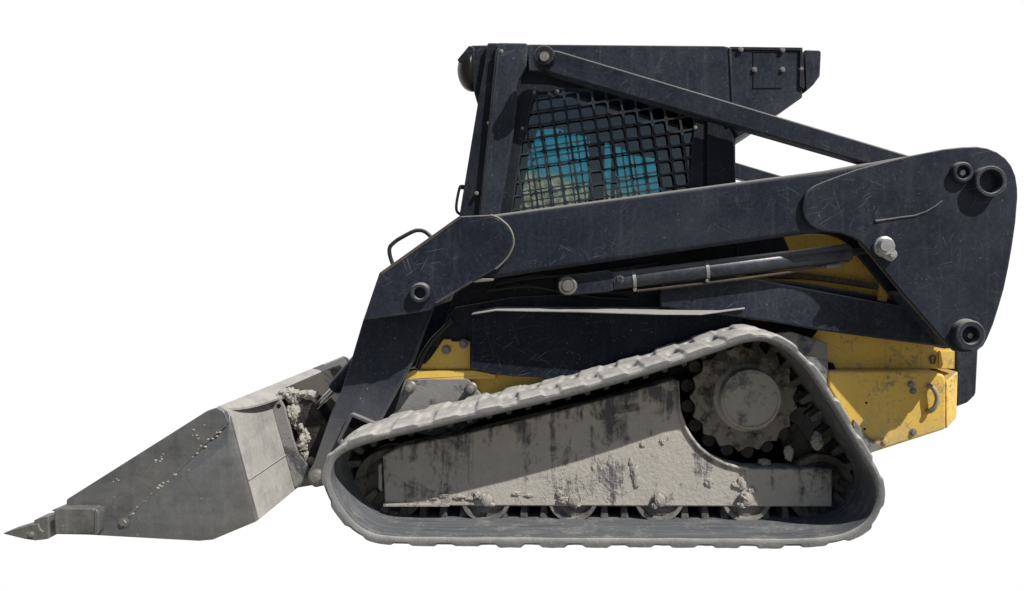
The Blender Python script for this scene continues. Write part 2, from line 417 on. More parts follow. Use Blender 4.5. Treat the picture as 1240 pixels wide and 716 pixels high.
def mirror(o, parent):                         # the same part on the far side of the machine
    me = MIR.get(o.data)
    if me is None:
        me = o.data.copy(); MIR[o.data] = me
        bm = bmesh.new(); bm.from_mesh(me)
        for v in bm.verts: v.co.y = -v.co.y
        bmesh.ops.reverse_faces(bm, faces=bm.faces); bm.to_mesh(me); bm.free()
    c = bpy.data.objects.new(o.name.split('.')[0], me); COL.objects.link(c)
    w = WLD[o]; WLD[c] = Vector((w.x, WID-w.y, w.z)); c.parent = parent; c.location = WLD[c]-WLD[parent]; c.rotation_euler = o.rotation_euler
    for m in o.modifiers:
        b = c.modifiers.new(m.name, 'BEVEL'); b.width = m.width; b.segments = m.segments; b.limit_method = 'ANGLE'; b.angle_limit = m.angle_limit
    for ch in list(o.children): mirror(ch, c)
    return c

# ------------------------------------------------------------------ the machine
root = bpy.data.objects.new('track_loader', None); COL.objects.link(root)
root.location = (.15, WID/2, 0); WLD[root] = Vector(root.location); root.empty_display_size = .3
root['label'] = 'dusty navy and yellow compact track loader with a grey toothed bucket at its front'
root['category'] = 'track loader'
FAR = []                                       # parts to repeat on the far side

# ---- rubber track
inner = [(401,588),(400,574),(405,559),(416,549),(432,542),(455,535),(480,529),(542,515),(600,502),(660,488),(720,472.5),(780,455.5),(822,442),
 (855,431),(880,422.5),(900,416),(922,413.5),(942,419),(960,431),(980,452.5),(1005,490),(1025,523),(1043,553),(1055,573),(1061,591),(1061,608),(1053,626),(1040,638),(1020,647),
 (992,651.5),(955,653),(900,653),(800,652.5),(700,652),(600,651.5),(520,651),(470,649.5),(446,644),(427,631),(411,610)]
raw = [Vector((p.x, p.z)) for p in (pt(q.x, q.y, 0) for q in spline(inner, True, 8))]
def resample(P, n):
    L = [0]
    for i in range(len(P)): L.append(L[-1]+(P[(i+1) % len(P)]-P[i]).length)
    T = L[-1]; out = []; j = 0
    for k in range(n):
        s = T*k/n
        while L[j+1] < s: j += 1
        f = (s-L[j])/(L[j+1]-L[j]); out.append(P[j].lerp(P[(j+1) % len(P)], f))
    return out, T
NB = 58*15
path, PER = resample(raw, NB)
def nrm(P, i, w=2):
    t = (P[(i+w) % len(P)]-P[i-w]).normalized(); return Vector((-t.y, t.x))
cen = sum(path, Vector((0, 0)))/NB
sgn = 1 if nrm(path, 100).dot(path[100]-cen) > 0 else -1
TH, BW = .031, .37
def sbox(u, a, b, e=.07):
    f = lambda x: max(0, min(1, x)); g = lambda x: x*x*(3-2*x)
    return g(f((u-a)/e))*g(f((b-u)/e))
def tread(s, y):
    p = PER/29; near = y < .18
    u = (s/p + (0 if near else .5) + (y*.5 if near else -(y-BW)*.5)) % 1
    h = .0100*max(sbox(u, .0, .68, .10), sbox(u-1, .0, .68, .10), sbox(u+1, .0, .68, .10))
    pit = sbox((s/p+.52+.1*noise.noise(Vector((s*2, 3, 1)))) % 1, .24, .48, .09)*sbox(y, .10, .17, .025)
    pit += .8*sbox((s/p+.02) % 1, .3, .5, .08)*sbox(y, .24, .30, .025)
    h *= .8+.5*noise.noise(Vector((math.floor(s/p)*3.1, y*6, 2.)))
    return h-.026*pit
ys = [BW-BW*i/26 for i in range(27)]
bm = bmesh.new(); rows = []
for i in range(NB):
    q = path[i]; n = nrm(path, i, 6)*sgn; s = PER*i/NB; r = []
    sec = [(0, .005), (.005, 0), (.1, 0), (.2, 0), (.3, 0), (BW-.005, 0), (BW, .005)]
    for y, o in sec: r.append((y, o+.0015*noise.noise(Vector((s*9, y*9, 1)))))
    for i_, y in enumerate(ys):
        yy = min(max(y, .004), BW-.004)
        wob = .0018*noise.noise(Vector((s*7, y*11, 4)))+.0014*noise.noise(Vector((s*34, y*34, 9)))
        r.append((yy if 0 < i_ < 26 else y, TH+tread(s, y)+wob-(.007 if i_ in (0, 26) else 0)))
    r.append((-.003, TH*.55)); r.append((-.002, .014))
    rows.append([bm.verts.new((q.x+n.x*o, y, q.y+n.y*o)) for y, o in r])
m = len(rows[0])
for i in range(NB):
    A, B = rows[i], rows[(i+1) % NB]
    for k in range(m): bm.faces.new((A[k], A[(k+1) % m], B[(k+1) % m], B[k]))
for f in bm.faces: f.material_index = 0
bm.faces.ensure_lookup_table()
for i in range(NB):
    for k in range(1, 6): bm.faces[i*m+k].material_index = 1
track = from_bm('rubber_track', bm, m_rubber, root, smooth=38); track.data.materials.append(m_beltin)
# drive lugs on the inside of the belt
bm = bmesh.new()
for y0, y1 in ((-.06, -.008), (.008, .06)):
    v = [bm.verts.new(c) for c in [(-.017, y0, .003), (.017, y0, .003), (.017, y1, .003), (-.017, y1, .003), (-.011, y0+.008, -.052), (.011, y0+.008, -.052), (.011, y1-.008, -.052), (-.011, y1-.008, -.052)]]
    for f in ((0, 1, 2, 3), (7, 6, 5, 4), (0, 4, 5, 1), (1, 5, 6, 2), (2, 6, 7, 3), (3, 7, 4, 0)): bm.faces.new([v[i] for i in f])
bmesh.ops.bevel(bm, geom=list(bm.edges), offset=.004, segments=2, affect='EDGES', profile=.5)
bmesh.ops.recalc_face_normals(bm, faces=bm.faces)
lugme = bpy.data.meshes.new('drive_lug'); bm.to_mesh(lugme); bm.free(); lugme.materials.append(m_lug)
NL = 58
for k in range(NL):
    i = (k*NB//NL+3) % NB; q = path[i]; n = nrm(path, i, 4)*sgn
    o = bpy.data.objects.new('drive_lug', lugme); COL.objects.link(o); o.parent = track
    WLD[o] = Vector((q.x, .298, q.y)); o.location = WLD[o]-WLD[track]; o.rotation_euler = (0, math.atan2(n.x, n.y), 0)
FAR.append(track)

# ---- track frame, wheels
YP = .22
plate = [(463,552,2),(485,541,8),(520,534),(570,524),(640,507),(700,492),(760,476),(818,459,2),(821,475),(821,492),(826,510),(834,526),(846,541),(862,554),(882,563),(905,568),(1008,568,2),(1008,614,2),(466,613,2)]
tf = prism('track_frame', fillet(plate), YP, YP+.10, m_plate, root, .006)
prism('frame_beam', [(470,556),(822,470),(840,560),(1000,575),(1000,606),(470,606)], YP+.10, .40, m_black, tf, 0, YP)
prism('shade_sheet', [(480,570),(1000,575),(1000,634),(480,634)], .335, .36, m_black, tf, 0, YP)  # added black sheet, stands in for the shade between plate and belt
# lip round the sprocket bay, bottom lip, weld seam
tube('rim_flange', [pt(x, y, YP-.004) for x, y in [(820,461),(821,478),(822,494),(827,511),(835,527),(847,542),(863,554.5),(883,563.5),(906,568)]], .0075, m_plate, tf, 8, 3)
prism('bottom_lip', [(464,610.5),(544,611),(544,614),(464,614)], YP-.022, YP+.02, m_clod, tf, .002)
prism('weld_strip', [(568,525),(572,524),(571,588),(568,588)], YP-.006, YP+.01, m_plate, tf, .002)
prism('side_lug', [(458,563,3),(462.5,561),(462.5,596),(458,592,3)], YP+.01, YP+.06, m_plate, tf, .003)
prism('decal_remnant', [(747,492),(773,488),(775,497),(749,502)], YP-.0012, YP+.002, m_dirt, tf, 0)
for rx in (588, 693.5, 798.5, 904.5):
    k = (D+YP)/F; R = 30.6*k
    ro = lathe('track_roller', rx, 603, YP, [(0, YP+.012), (R*.52, YP+.012), (R*.60, YP+.02), (R*.80, YP+.024), (R*.84, YP+.004), (R*.97, YP+.002), (R, YP+.006), (R, YP+.019), (R*.8, YP+.024), (R*.8, YP+.13), (R, YP+.14), (R, YP+.19), (0, YP+.19)], m_roller, root, 56)
    hexbolt(rx+1, 607, YP, 7, .03, m_dustbolt, ro)
    FAR.append(ro)
clods('dried_mud', [(586,604,YP-.01,6.5,(1,.7,.8)),(593,611,YP-.01,4.5,(1.2,.7,.6)),(578,600,YP,5,(1,.7,1)),(687,606,YP-.01,6.5,(1.6,.7,.7)),(698,612,YP-.012,4,(1.2,.6,.7)),(678,598,YP,5,(1,.7,1)),
  (797,604,YP-.01,6.5,(.8,.9,1.1)),(793,612,YP-.014,5,(1,.8,.8)),(902,602,YP-.012,7.5,(1,.8,.8)),(899,611,YP-.014,6,(1.2,.8,.7)),(898,585,YP,6,(1,.5,1.3)),(910,594,YP,5,(1,.5,1)),(892,588,YP,6,(1.2,.4,.8)),(900,574,YP,4,(.7,.5,1.6)),(858,584,YP,5,(1,.4,1.2)),
  (768,572,YP,6,(.8,.4,1.9)),(771,584,YP,5,(.9,.4,1.5)),(764,560,YP,4,(.7,.4,1.6)),(625,598,YP,4,(1.4,.5,.7)),(536,600,YP,4,(1.5,.5,.7)),(556,602,YP,5,(1.6,.5,.7)),(525,604,YP,3,(1.6,.5,.7)),(802,535,YP,3.5,(1,.5,1.2)),(778,538,YP,3.5,(1,.5,1.1)),(738,560,YP,3,(.8,.4,1.5)),(718,566,YP,3,(.8,.4,1.2)),(640,600,YP,3.5,(1.6,.5,.8)),(570,604,YP,4,(1.8,.5,.6))], m_clod, tf)
def idler(px, py, rpx):
    R = rpx*(D+.24)/F
    o = lathe('idler_wheel', px, py, .24, [(0, .262), (R*.28, .262), (R*.32, .27), (R*.7, .272), (R*.78, .248), (R*.98, .243), (R, .248), (R, .275), (R*.8, .28), (R*.8, .31), (R, .315), (R, .35), (0, .35)], m_idler, root, 64)
    FAR.append(o)
idler(472, 588, 44); idler(994, 592, 42)
# sprocket
YS = .25
c = pt(901, 481.5, YS); R = 66*(D+YS)/F; n = 17*14
bm = bmesh.new(); A = []; B = []
for i in range(n):
    th = 2*math.pi*i/n; r = R-.021*abs(math.cos(17*th/2))**1.2
    A.append(bm.verts.new((c.x+r*math.cos(th), YS, c.z+r*math.sin(th)))); B.append(bm.verts.new((c.x+r*math.cos(th), YS+.03, c.z+r*math.sin(th))))
bm.faces.new(A); bm.faces.new(B[::-1])
for i in range(n): bm.faces.new((A[i], A[(i+1) % n], B[(i+1) % n], B[i]))
spr = from_bm('drive_sprocket', bm, m_sprocket, root, .003)
HY = .20; kk = (D+HY)/F
lathe('hub_cap', 909, 484, HY, [(0, HY+.004), (33*kk, HY+.002), (33.5*kk, HY-.004), (36*kk, HY-.004), (37*kk, HY+.004), (37*kk, YS-.008), (41*kk, YS-.002), (43*kk, YS+.002)], m_hub, spr, 64)
for i in range(9):
    a = .5+2*math.pi*i/9; hexbolt(901.5+51*math.cos(a), 481.5+51*math.sin(a), YS, 4, .014, m_sprocket, spr)
for i in range(3):
    a = -.2+2*math.pi*i/3; hexbolt(909+30*math.cos(a), 484+30*math.sin(a), HY+.002, 2.2, .006, m_hub, spr, False)
for i in range(17):
    a = 2*math.pi*(i+.0)/17; o = lathe('drive_pin', 901+69*math.cos(a)*.985, 481.5+69*math.sin(a)*.985, YS, [(0, YS+.035), (.026, YS+.035), (.026, YS+.14), (0, YS+.14)], m_wheel, spr, 20)
lathe('sprocket_plate', 901, 481.5, YS, [(0, YS+.14), (R*1.02, YS+.14), (R*1.02, YS+.165), (0, YS+.165)], m_wheel, spr, 64)
prism('brace', [(945,528),(962,512),(990,548),(976,566),(955,566)], .30, .33, m_wheel, tf, .004)
for q in ((955,548,.27,7,(.8,.8,1.3)),(989,535,.24,8,(.9,.8,1.2)),(925,560,.27,6,(1.2,.8,.7)),(975,558,.28,6,(1.3,.8,.6))): clods('dried_mud', [q], m_clod, tf)
FAR += [tf, spr]
# ---- chassis
ch = prism('chassis', [(500,560),(490,520),(508,450),(538,395),(560,318),(700,300),(893,290),(893,392),(1000,440),(1020,560),(900,600),(560,600)], .47, 1.33, m_dark, root, .006)
prism('belly_plate', [(428,596),(428,556),(440,535),(460,522),(500,512),(700,462),(905,430),(1010,440),(1048,548),(985,610),(440,610)], .43, WID-.43, m_black, ch, .006)
prism('front_apron', [(478,510),(496,462),(510,446),(600,444),(690,462),(690,468),(600,486),(520,503)], .435, .47, m_yel2, ch, .008)
br = prism('pivot_bracket', fillet([(496,447),(503,444),(515,441,5),(524,430,6),(537,411,2),(545.5,411,1),(547.5,413.6),(569.5,413.6,1),(569.5,447)]), .425, .445, m_yel2, ch, .003)
hexbolt(540,424,.425,4.2,.016,m_bolt,br); hexbolt(561,417,.425,4.2,.016,m_bolt,br)
prism('step_ledge', [(486,460),(494,452),(500,449.5),(575,449),(600,454),(600,459),(486,459.5)], .405, .44, m_yel2, ch, .006)
gp = prism('skid_plate', fillet([(470,520),(490,459,2),(567,459,4),(578,473),(600,500),(540,530)]), .40, .436, m_dirt, ch, .004)
for x, y in ((494,470.5),(569,472)):
    k = (D+.40)/F; r = 5.4*k
    lathe('stud', x, y, .34, [(r*1.25, .402), (r*1.25, .392), (r*.95, .388), (r*.95, .352), (r*.8, .345), (r*.5, .343), (r*.4, .338), (0, .338)], m_bolt, gp, 20)
fp = prism('fender_panel', fillet([(572,378),(600,372.5,6),(901,372.5),(897.5,400),(896,440),(700,475),(656,457),(620,456),(591,452),(570,446)]), .375, .52, m_fender, root, .004)
# dusty top ledge of the fender
k = lambda x, y, d: tuple(pt(x, y, d))
v = [k(571,379.5,.27), k(600,374.8,.25), k(700,376.6,.235), k(800,379.6,.23), k(850,379.8,.23), k(902,372.5,.30)]
top = []
for p in v: top += [p]
zz = [Vector(p) for p in v]; back = [Vector((p.x*1.0, .40, pt(0,371.6+max(0,(600-(p.x*F/(D+p.y)+VX))*.2),.40).z)) for p in zz]
lo = [Vector((p.x, p.y, p.z-.007)) for p in zz]; lob = [Vector((p.x, p.y, p.z-.007)) for p in back]
V = zz+back+lo+lob; n = len(zz); FC = []
for i in range(n-1): FC += [(i, i+1, n+i+1, n+i), (2*n+i, 3*n+i, 3*n+i+1, 2*n+i+1), (i, 2*n+i, 2*n+i+1, i+1), (n+i, n+i+1, 3*n+i+1, 3*n+i)]
FC += [(0, n, 3*n, 2*n), (n-1, 2*n-1, 4*n-1, 3*n-1)]
solid('top_ledge', V, FC, m_ledge, fp, .002)
for x, y in ((574,384),(597,395.5)): lathe('hole_plug', x, y, .375, [(0,.374),(.004,.374),(.004,.38)], m_black, fp, 12)
tube('fender_seam', [pt(x, y, .376) for x, y in ((882,400),(888,392),(893,385),(896,378))], .003, m_black, fp, 6, 3)
FAR += [fp]
prism('side_panel', fillet([(528,420),(540,386),(552,372,4),(620,360),(905,345),(905,390),(580,400),(572,420)]), .44, .475, m_dark, ch, .004)
lathe('round_cover', 795, 348, .45, [(0,.43),(.028,.43),(.032,.44),(.058,.445),(.062,.455),(.062,.48)], m_frame, ch, 40)
prism('weld_gusset', [(616,332),(636,326),(630,348),(622,356)], .43, .47, m_frame, ch, .004)
# ---- rear body
rb = prism('rear_body', [(893,284),(1150,284),(1157,300),(1156,447),(1003,447),(930,404),(893,392)], .46, WID-.46, m_yel, root, .006)
prism('black_stripe', [(893,285),(948,285),(960,312),(893,330)], .456, .462, m_frame, rb, 0)
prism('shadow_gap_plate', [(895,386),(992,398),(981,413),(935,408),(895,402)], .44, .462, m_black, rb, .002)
prism('door_edge', [(1137,425),(1156,425),(1156,447),(1137,446)], .452, .462, m_yel, rb, .002)
lb = prism('rear_bumper', [(1002,449),(1132,449.5),(1144,454),(1146,462),(1146,520),(1050,551),(1040,535),(1003,470)], .385, WID-.385, m_yel, root, .012, seg=3)
A_, B_, C_, D_ = pt(1146,462,.385), pt(1160,450,.45), pt(1158.5,506,.45), pt(1146,520,.385)
E_ = pt(1140,452,.47); G = pt(1140,512,.47)
solid('bumper_corner', [A_, B_, C_, D_, Vector((A_.x-.02, .6, A_.z)), Vector((B_.x, .6, B_.z)), Vector((C_.x, .6, C_.z)), Vector((D_.x-.02, .6, D_.z))],
      [(0,1,2,3),(7,6,5,4),(0,4,5,1),(1,5,6,2),(2,6,7,3),(3,7,4,0)], m_yel, lb, .006)
tube('tow_hook', [pt(1124,468,.385), pt(1127,468,.368), pt(1132,473,.356), pt(1135,483,.353), pt(1132,493,.356), pt(1126,498,.368), pt(1123,497.5,.385)], .0105, m_hook, lb, 12, 5)
for x, y, r in ((1104,466,3),(1107,474,3),(1107,524,3.2),(1063,535,3.4),(1072,535.5,3.2)): hexbolt(x, y, .385, r, .012, m_yel if x < 1090 else m_bolt, lb)
for x, y in ((1049,488),(1047,519.5)): lathe('bolt_hole', x, y, .385, [(0,.3845),(.0055,.3845),(.0055,.39)], m_black, lb, 14)
prism('guard_plate', [(935,404),(960,402),(1002,416),(1003,452),(1000,470),(960,470)], .376, .47, m_dirt, lb, .003)
prism('mud_flap', [(1034,508),(1052,530),(1068,541),(1050,552),(1030,556)], .374, .384, m_dirt, lb, .002)
tube('latch', [pt(1128,441,.46), pt(1127,433,.45), pt(1130,431,.448), pt(1133,433,.45), pt(1131,441,.46)], .004, m_rust, rb, 8, 4)
prism('rear_guard', fillet([(1161,400),(1186,398,2),(1182,478,10),(1172,488,8),(1158,493),(1158,430)]), .55, 1.25, m_navy, root, .008)
prism('guard_mount', [(1120,420),(1170,420),(1170,478),(1120,490)], .62, 1.12, m_dark, root, .006, ref=.55)
# engine hood behind the cab
prism('engine_hood', fillet([(893,268,4),(1120,262,14),(1150,290,8),(1150,300),(893,300)]), .52, 1.28, m_navy, root, .01)
# hydraulic pipes above the lower link
p1 = tube('hydraulic_pipe', [pt(905,330,.44), pt(940,334,.43), pt(985,336,.42), pt(1060,347,.41), pt(1100,354,.41)], .0135, m_rust, root, 12, 4)
prism('pipe_clamp', [(1066,344),(1077,345.5),(1074,366),(1063,364)], .385, .43, m_yel, p1, .003)
tube('hydraulic_pipe', [pt(905,341,.42), pt(960,346,.42), pt(1020,355,.41), pt(1105,370,.41)], .016, m_navy, root, 12, 4)

tube('hydraulic_hose', [pt(590,352,.36), pt(640,347,.36), pt(672,352,.37), pt(720,360,.40), pt(760,362,.43)], .008, m_hose, root, 10, 5)
tube('hydraulic_hose', [pt(600,344,.38), pt(650,336,.39), pt(700,332,.40), pt(745,326,.40), pt(800,318,.40)], .010, m_hose, root, 10, 5)
tube('hydraulic_hose', [pt(548,388,.42), pt(536,400,.42), pt(524,412,.42), pt(512,430,.42), pt(506,446,.42)], .012, m_hose, root, 10, 5)
# ---- lift arm
YA = .20
beam = prism('lift_arm', fillet([(545,300),(555,263),(600,259.5),(670,250),(850,226),(1000,206,0),(1095,189),(1150,190),(1150,262),(1000,281),(960,285.5),(800,308),(640,331),(575,341),(560,330)]), YA, YA+.12, m_arm, root, .018, seg=4)
elb = prism('elbow_plate', fillet([(459,331,2),(556,262,5),(594,260.2,12),(611,269),(620,281),(622.5,293),(616,310),(601,326),(580,338),(572,340.5),(528,367.5,4),(521.5,376),(480,383),(439.5,388)]), YA-.022, YA+.02, m_arm, beam, .005)
prism('weld_tab', [(570,340),(580,337),(598,337.5),(597,340.5),(575,342.5)], YA-.016, YA+.02, m_bolt, beam, .003)
for q in ([(594,260.6),(603,263.5),(611,269.5),(617,276),(621,285),(622,295),(619,304),(615,311),(608,319),(600,326)], [(528,367.5),(550,354.5),(572,341)]):
    tube('weld_bead', [pt(x, y, YA-.020) for x, y in q], .0042, m_bolt if len(q) > 3 else m_arm, elb, 8, 3)
prism('plate_edge', [(459.5,330.5),(556,261.8),(560,262.6),(463,332.5)], YA-.0235, YA+.02, m_rust, elb, .001, ref=YA-.022)
prism('elbow_box', fillet([(462,333),(556,268),(594,268),(606,285),(600,318),(575,334),(524,364),(505,378),(446,385)]), YA+.018, .42, m_navy, beam, .004, ref=YA-.022)
boss('pivot_boss', 508, 355, YA-.022, 12, 7, .03, m_arm, elb)
tube('grab_handle', [pt(476,321,.26), pt(472,309,.26), pt(472,300,.26), pt(477,294,.26), pt(484,289,.26), pt(500,280.5,.26), pt(508,279,.26), pt(515,281,.26), pt(522,287,.26)], .0085, m_navy, elb, 12, 5)
leg = prism('arm_leg', fillet([(440,386),(424,440),(412,476),(400,502),(380,560),(373,572),(372,583,4),(381,591,5),(393,588),(408,574),(424,562),(463,505),(500,437),(523,374),(480,372)]), .352, .425, m_leg, beam, .005)
prism('edge_strip', [(519,385),(523,376),(502,436),(465,504),(436,556),(432,556),(461,503),(498,436)], .346, .36, m_leg, leg, .002)
YL = .352
lathe('coupler_pin', 381.5, 580, YL-.03, [(0,YL-.036),(4.2*.0035,YL-.036),(4.4*.0035,YL-.028),(7*.0035,YL-.026),(7.5*.0035,YL-.016),(9.6*.0035,YL-.012),(10*.0035,YL),(10*.0035,YL+.01)], m_bolt, leg, 32)
# square tube socket
def sq(name, o, i, y0, y1, mat, parent):
    return ring(name, o, i, y0, y1, mat, parent, n=24, bevel=.002)
sq('step_socket', fillet([(424,500,4),(457,514,4),(438,552,4),(407,536,4)]), fillet([(426.5,505,2),(452,516,2),(436,546,2),(412,533.5,2)]), YL-.03, YL+.002, m_leg, leg)
prism('socket_back', [(425,504),(453,516),(437,548),(411,533)], YL-.004, YL+.004, m_black, leg, 0)  # black sheet, paints in the shade inside the open tube
# tower (rear plate pair)
tower = [(973,243),(975,236),(980,229.5),(988,224),(1000,219),(1038,205),(1070,196.5),(1100,189),(1143,180.5),(1166,178),(1183,177.5),(1196,179.5),(1208,184.5),(1218,192),(1225,201),(1230,213),(1232.3,228),(1232.5,240),(1230,270),(1226,298),(1221.5,324),(1216,350),(1210,371),(1203,393),(1196,410),(1191,419),(1184,424.5),(1175,427),(1165,427.5),(1156,425.5),(1150,420),(1094,355.5),(1057,310.5),(1048,299),(1041,292),(1032,287),(1020,283),(1000,280.5),(990,278),(981,272.5),(975,265),(972,254)]
YT = YA-.022
tw = prism('tower_plate', tower, YT, YT+.024, m_arm, beam, .005, seg=3)
prism('inner_tower_plate', [(x, y) for x, y in tower], YA+.135, YA+.155, m_dark, beam, .003, ref=YT)
prism('tower_web', [(1092,356),(1097,353),(1160,418),(1195,408),(1225,300),(1229,300),(1198,412),(1176,424),(1152,421)], YT+.022, YA+.137, m_navy, beam, .002, ref=YT)
tube('tower_flange', [pt(x, y, YT+.02) for x, y in ((1040,293),(1048,301),(1057,312),(1094,357),(1150,421))], .006, m_rust, tw, 8)
boss('pin_boss', 1167, 208.5, YT, 12.5, 8, .026, m_arm, tw, 4)
kx = (D+YT)/F
lathe('tube_ring', 1200.5, 219.5, YT-.045, [(18.5*kx, YT+.002), (18.5*kx, YT-.043), (17.5*kx, YT-.046), (14.8*kx, YT-.046), (14*kx, YT-.043), (14*kx, YT+.002)], m_arm, tw, 48)
boss('pin_boss', 1176, 406, YT, 18, 10.5, .045, m_arm, tw, 4)
lathe('pivot_tube', 1176, 407, YT, [(0, YT+.034), (15*kx, YT+.034), (15*kx, .352), (0, .352)], m_navy, tw, 32)
cp = lathe('cylinder_pin', 1070, 299, YT, [(0,YT-.035),(9.2*kx,YT-.035),(10.2*kx,YT-.032),(10.2*kx,YT-.016),(12.5*kx,YT-.012),(13*kx,YT)], m_bright, tw, 32)
prism('pin_retainer', fillet([(1062,306,2),(1075,293,2),(1089,308,5),(1080,318,5)]), YT-.024, YT, m_bright, cp, .003)
hexbolt(1081.5,309,YT-.022,3.6,.012,m_bright,cp); lathe('pin_end', 1071, 298, YT-.034, [(0,YT-.047),(6*kx,YT-.047),(6.6*kx,YT-.043),(6.6*kx,YT-.034)], m_bright, cp, 24)
tube('weld_bead', [pt(x, y, YT-.001) for x, y in ((1060,268.3),(1075,266),(1092,263.5),(1108,261.5),(1122,256.5),(1134,249),(1141,243))], [.006,.004,.004,.0038,.0035,.003,.0025], m_arm, tw, 8)
FAR.append(beam)
# upper link
ul = prism('upper_link', fillet([(664,60,6),(676,61.5),(1100,188),(1165,208),(1160,225),(1053,199),(665,87.5,6),(652,78,8),(652,64,8)]), YA+.01, YA+.09, m_arm, root, .006)
yb = YA+.01; kb = (D+yb)/F
lathe('pin_collar', 659.5, 70.5, yb, [(0,yb-.052),(6.3*kb,yb-.052),(6.6*kb,yb-.046),(7.4*kb,yb-.046),(7.6*kb,yb-.05),(11*kb,yb-.05),(12*kb,yb-.045),(12.4*kb,yb-.01),(14.5*kb,yb),(14.5*kb,yb+.02)], m_frame, ul, 12, 0, 25)
lathe('pin_end', 659.2, 69.2, yb-.05, [(0,yb-.062),(5.2*kb,yb-.062),(5.8*kb,yb-.057),(5.8*kb,yb-.04)], m_bolt, ul, 28)
FAR.append(ul)
# lower link
ll = prism('lower_link', [(800,322),(900,335),(930,341),(1065,366),(1102,372),(1180,392),(1185,415),(1152,422),(990,400),(930,389),(800,372)], YA+.11, YA+.19, m_navy, root, .008)
FAR.append(ll)
# lift cylinder
YC = YA+.09
a, b = pt(742,340.5,YC), pt(1030,306,YC); dr = (b-a).normalized(); Rc = 11.2*(D+YC)/F
cyl = tube('lift_cylinder', [a, a+dr*.002, a+dr*.012, b-dr*.05, b-dr*.049, b-dr*.012, b-dr*.01, b], [Rc*.9, Rc, Rc, Rc, Rc*.98, Rc*.98, Rc*.86, Rc*.8], m_cyl, root, 32)
tube('piston_rod', [b-dr*.01, pt(1082,299,YC)], Rc*.42, m_navy, cyl, 20)
e = pt(688,345.5,YC)
lug = prism('end_lug', fillet([(675,338,6),(686,333.5,4),(735,327.5,2),(743,330,2),(743,352,2),(735,354),(690,358,5),(677,355,5)]), YC-.035, YC+.035, m_navy, cyl, .005)
yc = YC-.035; kc = (D+yc)/F
lathe('lug_pin', 687.5, 346, yc, [(0,yc-.018),(6.3*kc,yc-.018),(7*kc,yc-.014),(7*kc,yc-.010),(8.2*kc,yc-.009),(8.4*kc,yc-.014),(10.8*kc,yc-.012),(11.2*kc,yc-.004),(11.6*kc,yc)], m_bolt, lug, 32)
hexbolt(750.5,338,yc-.001,4.2,.012,m_navy,cyl)
def band(x0, x1):
    f = lambda x: a+(b-a)*((pt(x,300,YC).x-a.x)/(b.x-a.x))
    o = tube('clamp_band', [f(x0), f(x1)], Rc*1.07, m_bright, cyl, 32)
band(765.5, 769.5); band(853.5, 857.5)
for x, y in ((769,351),(856.5,340)): hexbolt(x, y, yc+.02, 2.6, .012, m_bolt, cyl, False)
tube('hydraulic_hose', [pt(772,352,YC-.01), pt(860,342.5,YC-.012), pt(960,329,YC-.012), pt(1000,322.5,YC-.01), pt(1012,322,YC)], .0065, m_rust, cyl, 10, 4)
tube('hose_fitting', [pt(1000,323,YC-.01), pt(1014,321.5,YC-.01), pt(1019,319,YC-.005), pt(1020,312,YC)], [.010,.012,.014,.012], m_bolt, cyl, 10)
FAR.append(cyl)

# ---- cab
YB = .36
cab = prism('cab', [(597,62),(884,62),(892,120),(893,270),(893,285),(640,285),(640,280),(885,275),(880,85),(600,85)], YB+.03, WID-YB-.03, m_inside, root, .004, ref=YB)
CF = []
CF.append(prism('front_post', fillet([(602,51.5,3),(640,52,4),(637,80,3),(628,97,5),(624.5,107,5),(627,121,3),(621,165),(605,262),(579,262)]), YB-.045, YB+.05, m_navy, cab, .006))
cs = prism('corner_strip', [(590.5,52),(603,52),(581,262),(556,262)], YB-.02, YB+.05, m_frame, cab, .004); CF.append(cs)
for x, y in ((607,62),(592,149),(577,234)): lathe('rivet', x, y, YB-.046, [(0,YB-.049),(.0035,YB-.049),(.004,YB-.046),(.0085,YB-.045),(.0085,YB-.01)], m_bolt, cs, 16)
prism('seal_strip', [(600,60),(605,58),(584,262),(580.5,262)], YB-.05, YB, m_frame, cab, .003)
opening = fillet([(648,112,5),(690,108,5),(770,110),(844,140,5),(838,175),(835,270),(618,270),(633,170)])
outer = [(632,60),(884,60),(888,120),(893,280),(598,280),(618,170)]
CF.append(ring('side_sheet', outer, opening, YB, YB+.03, m_frame, cab, n=120))
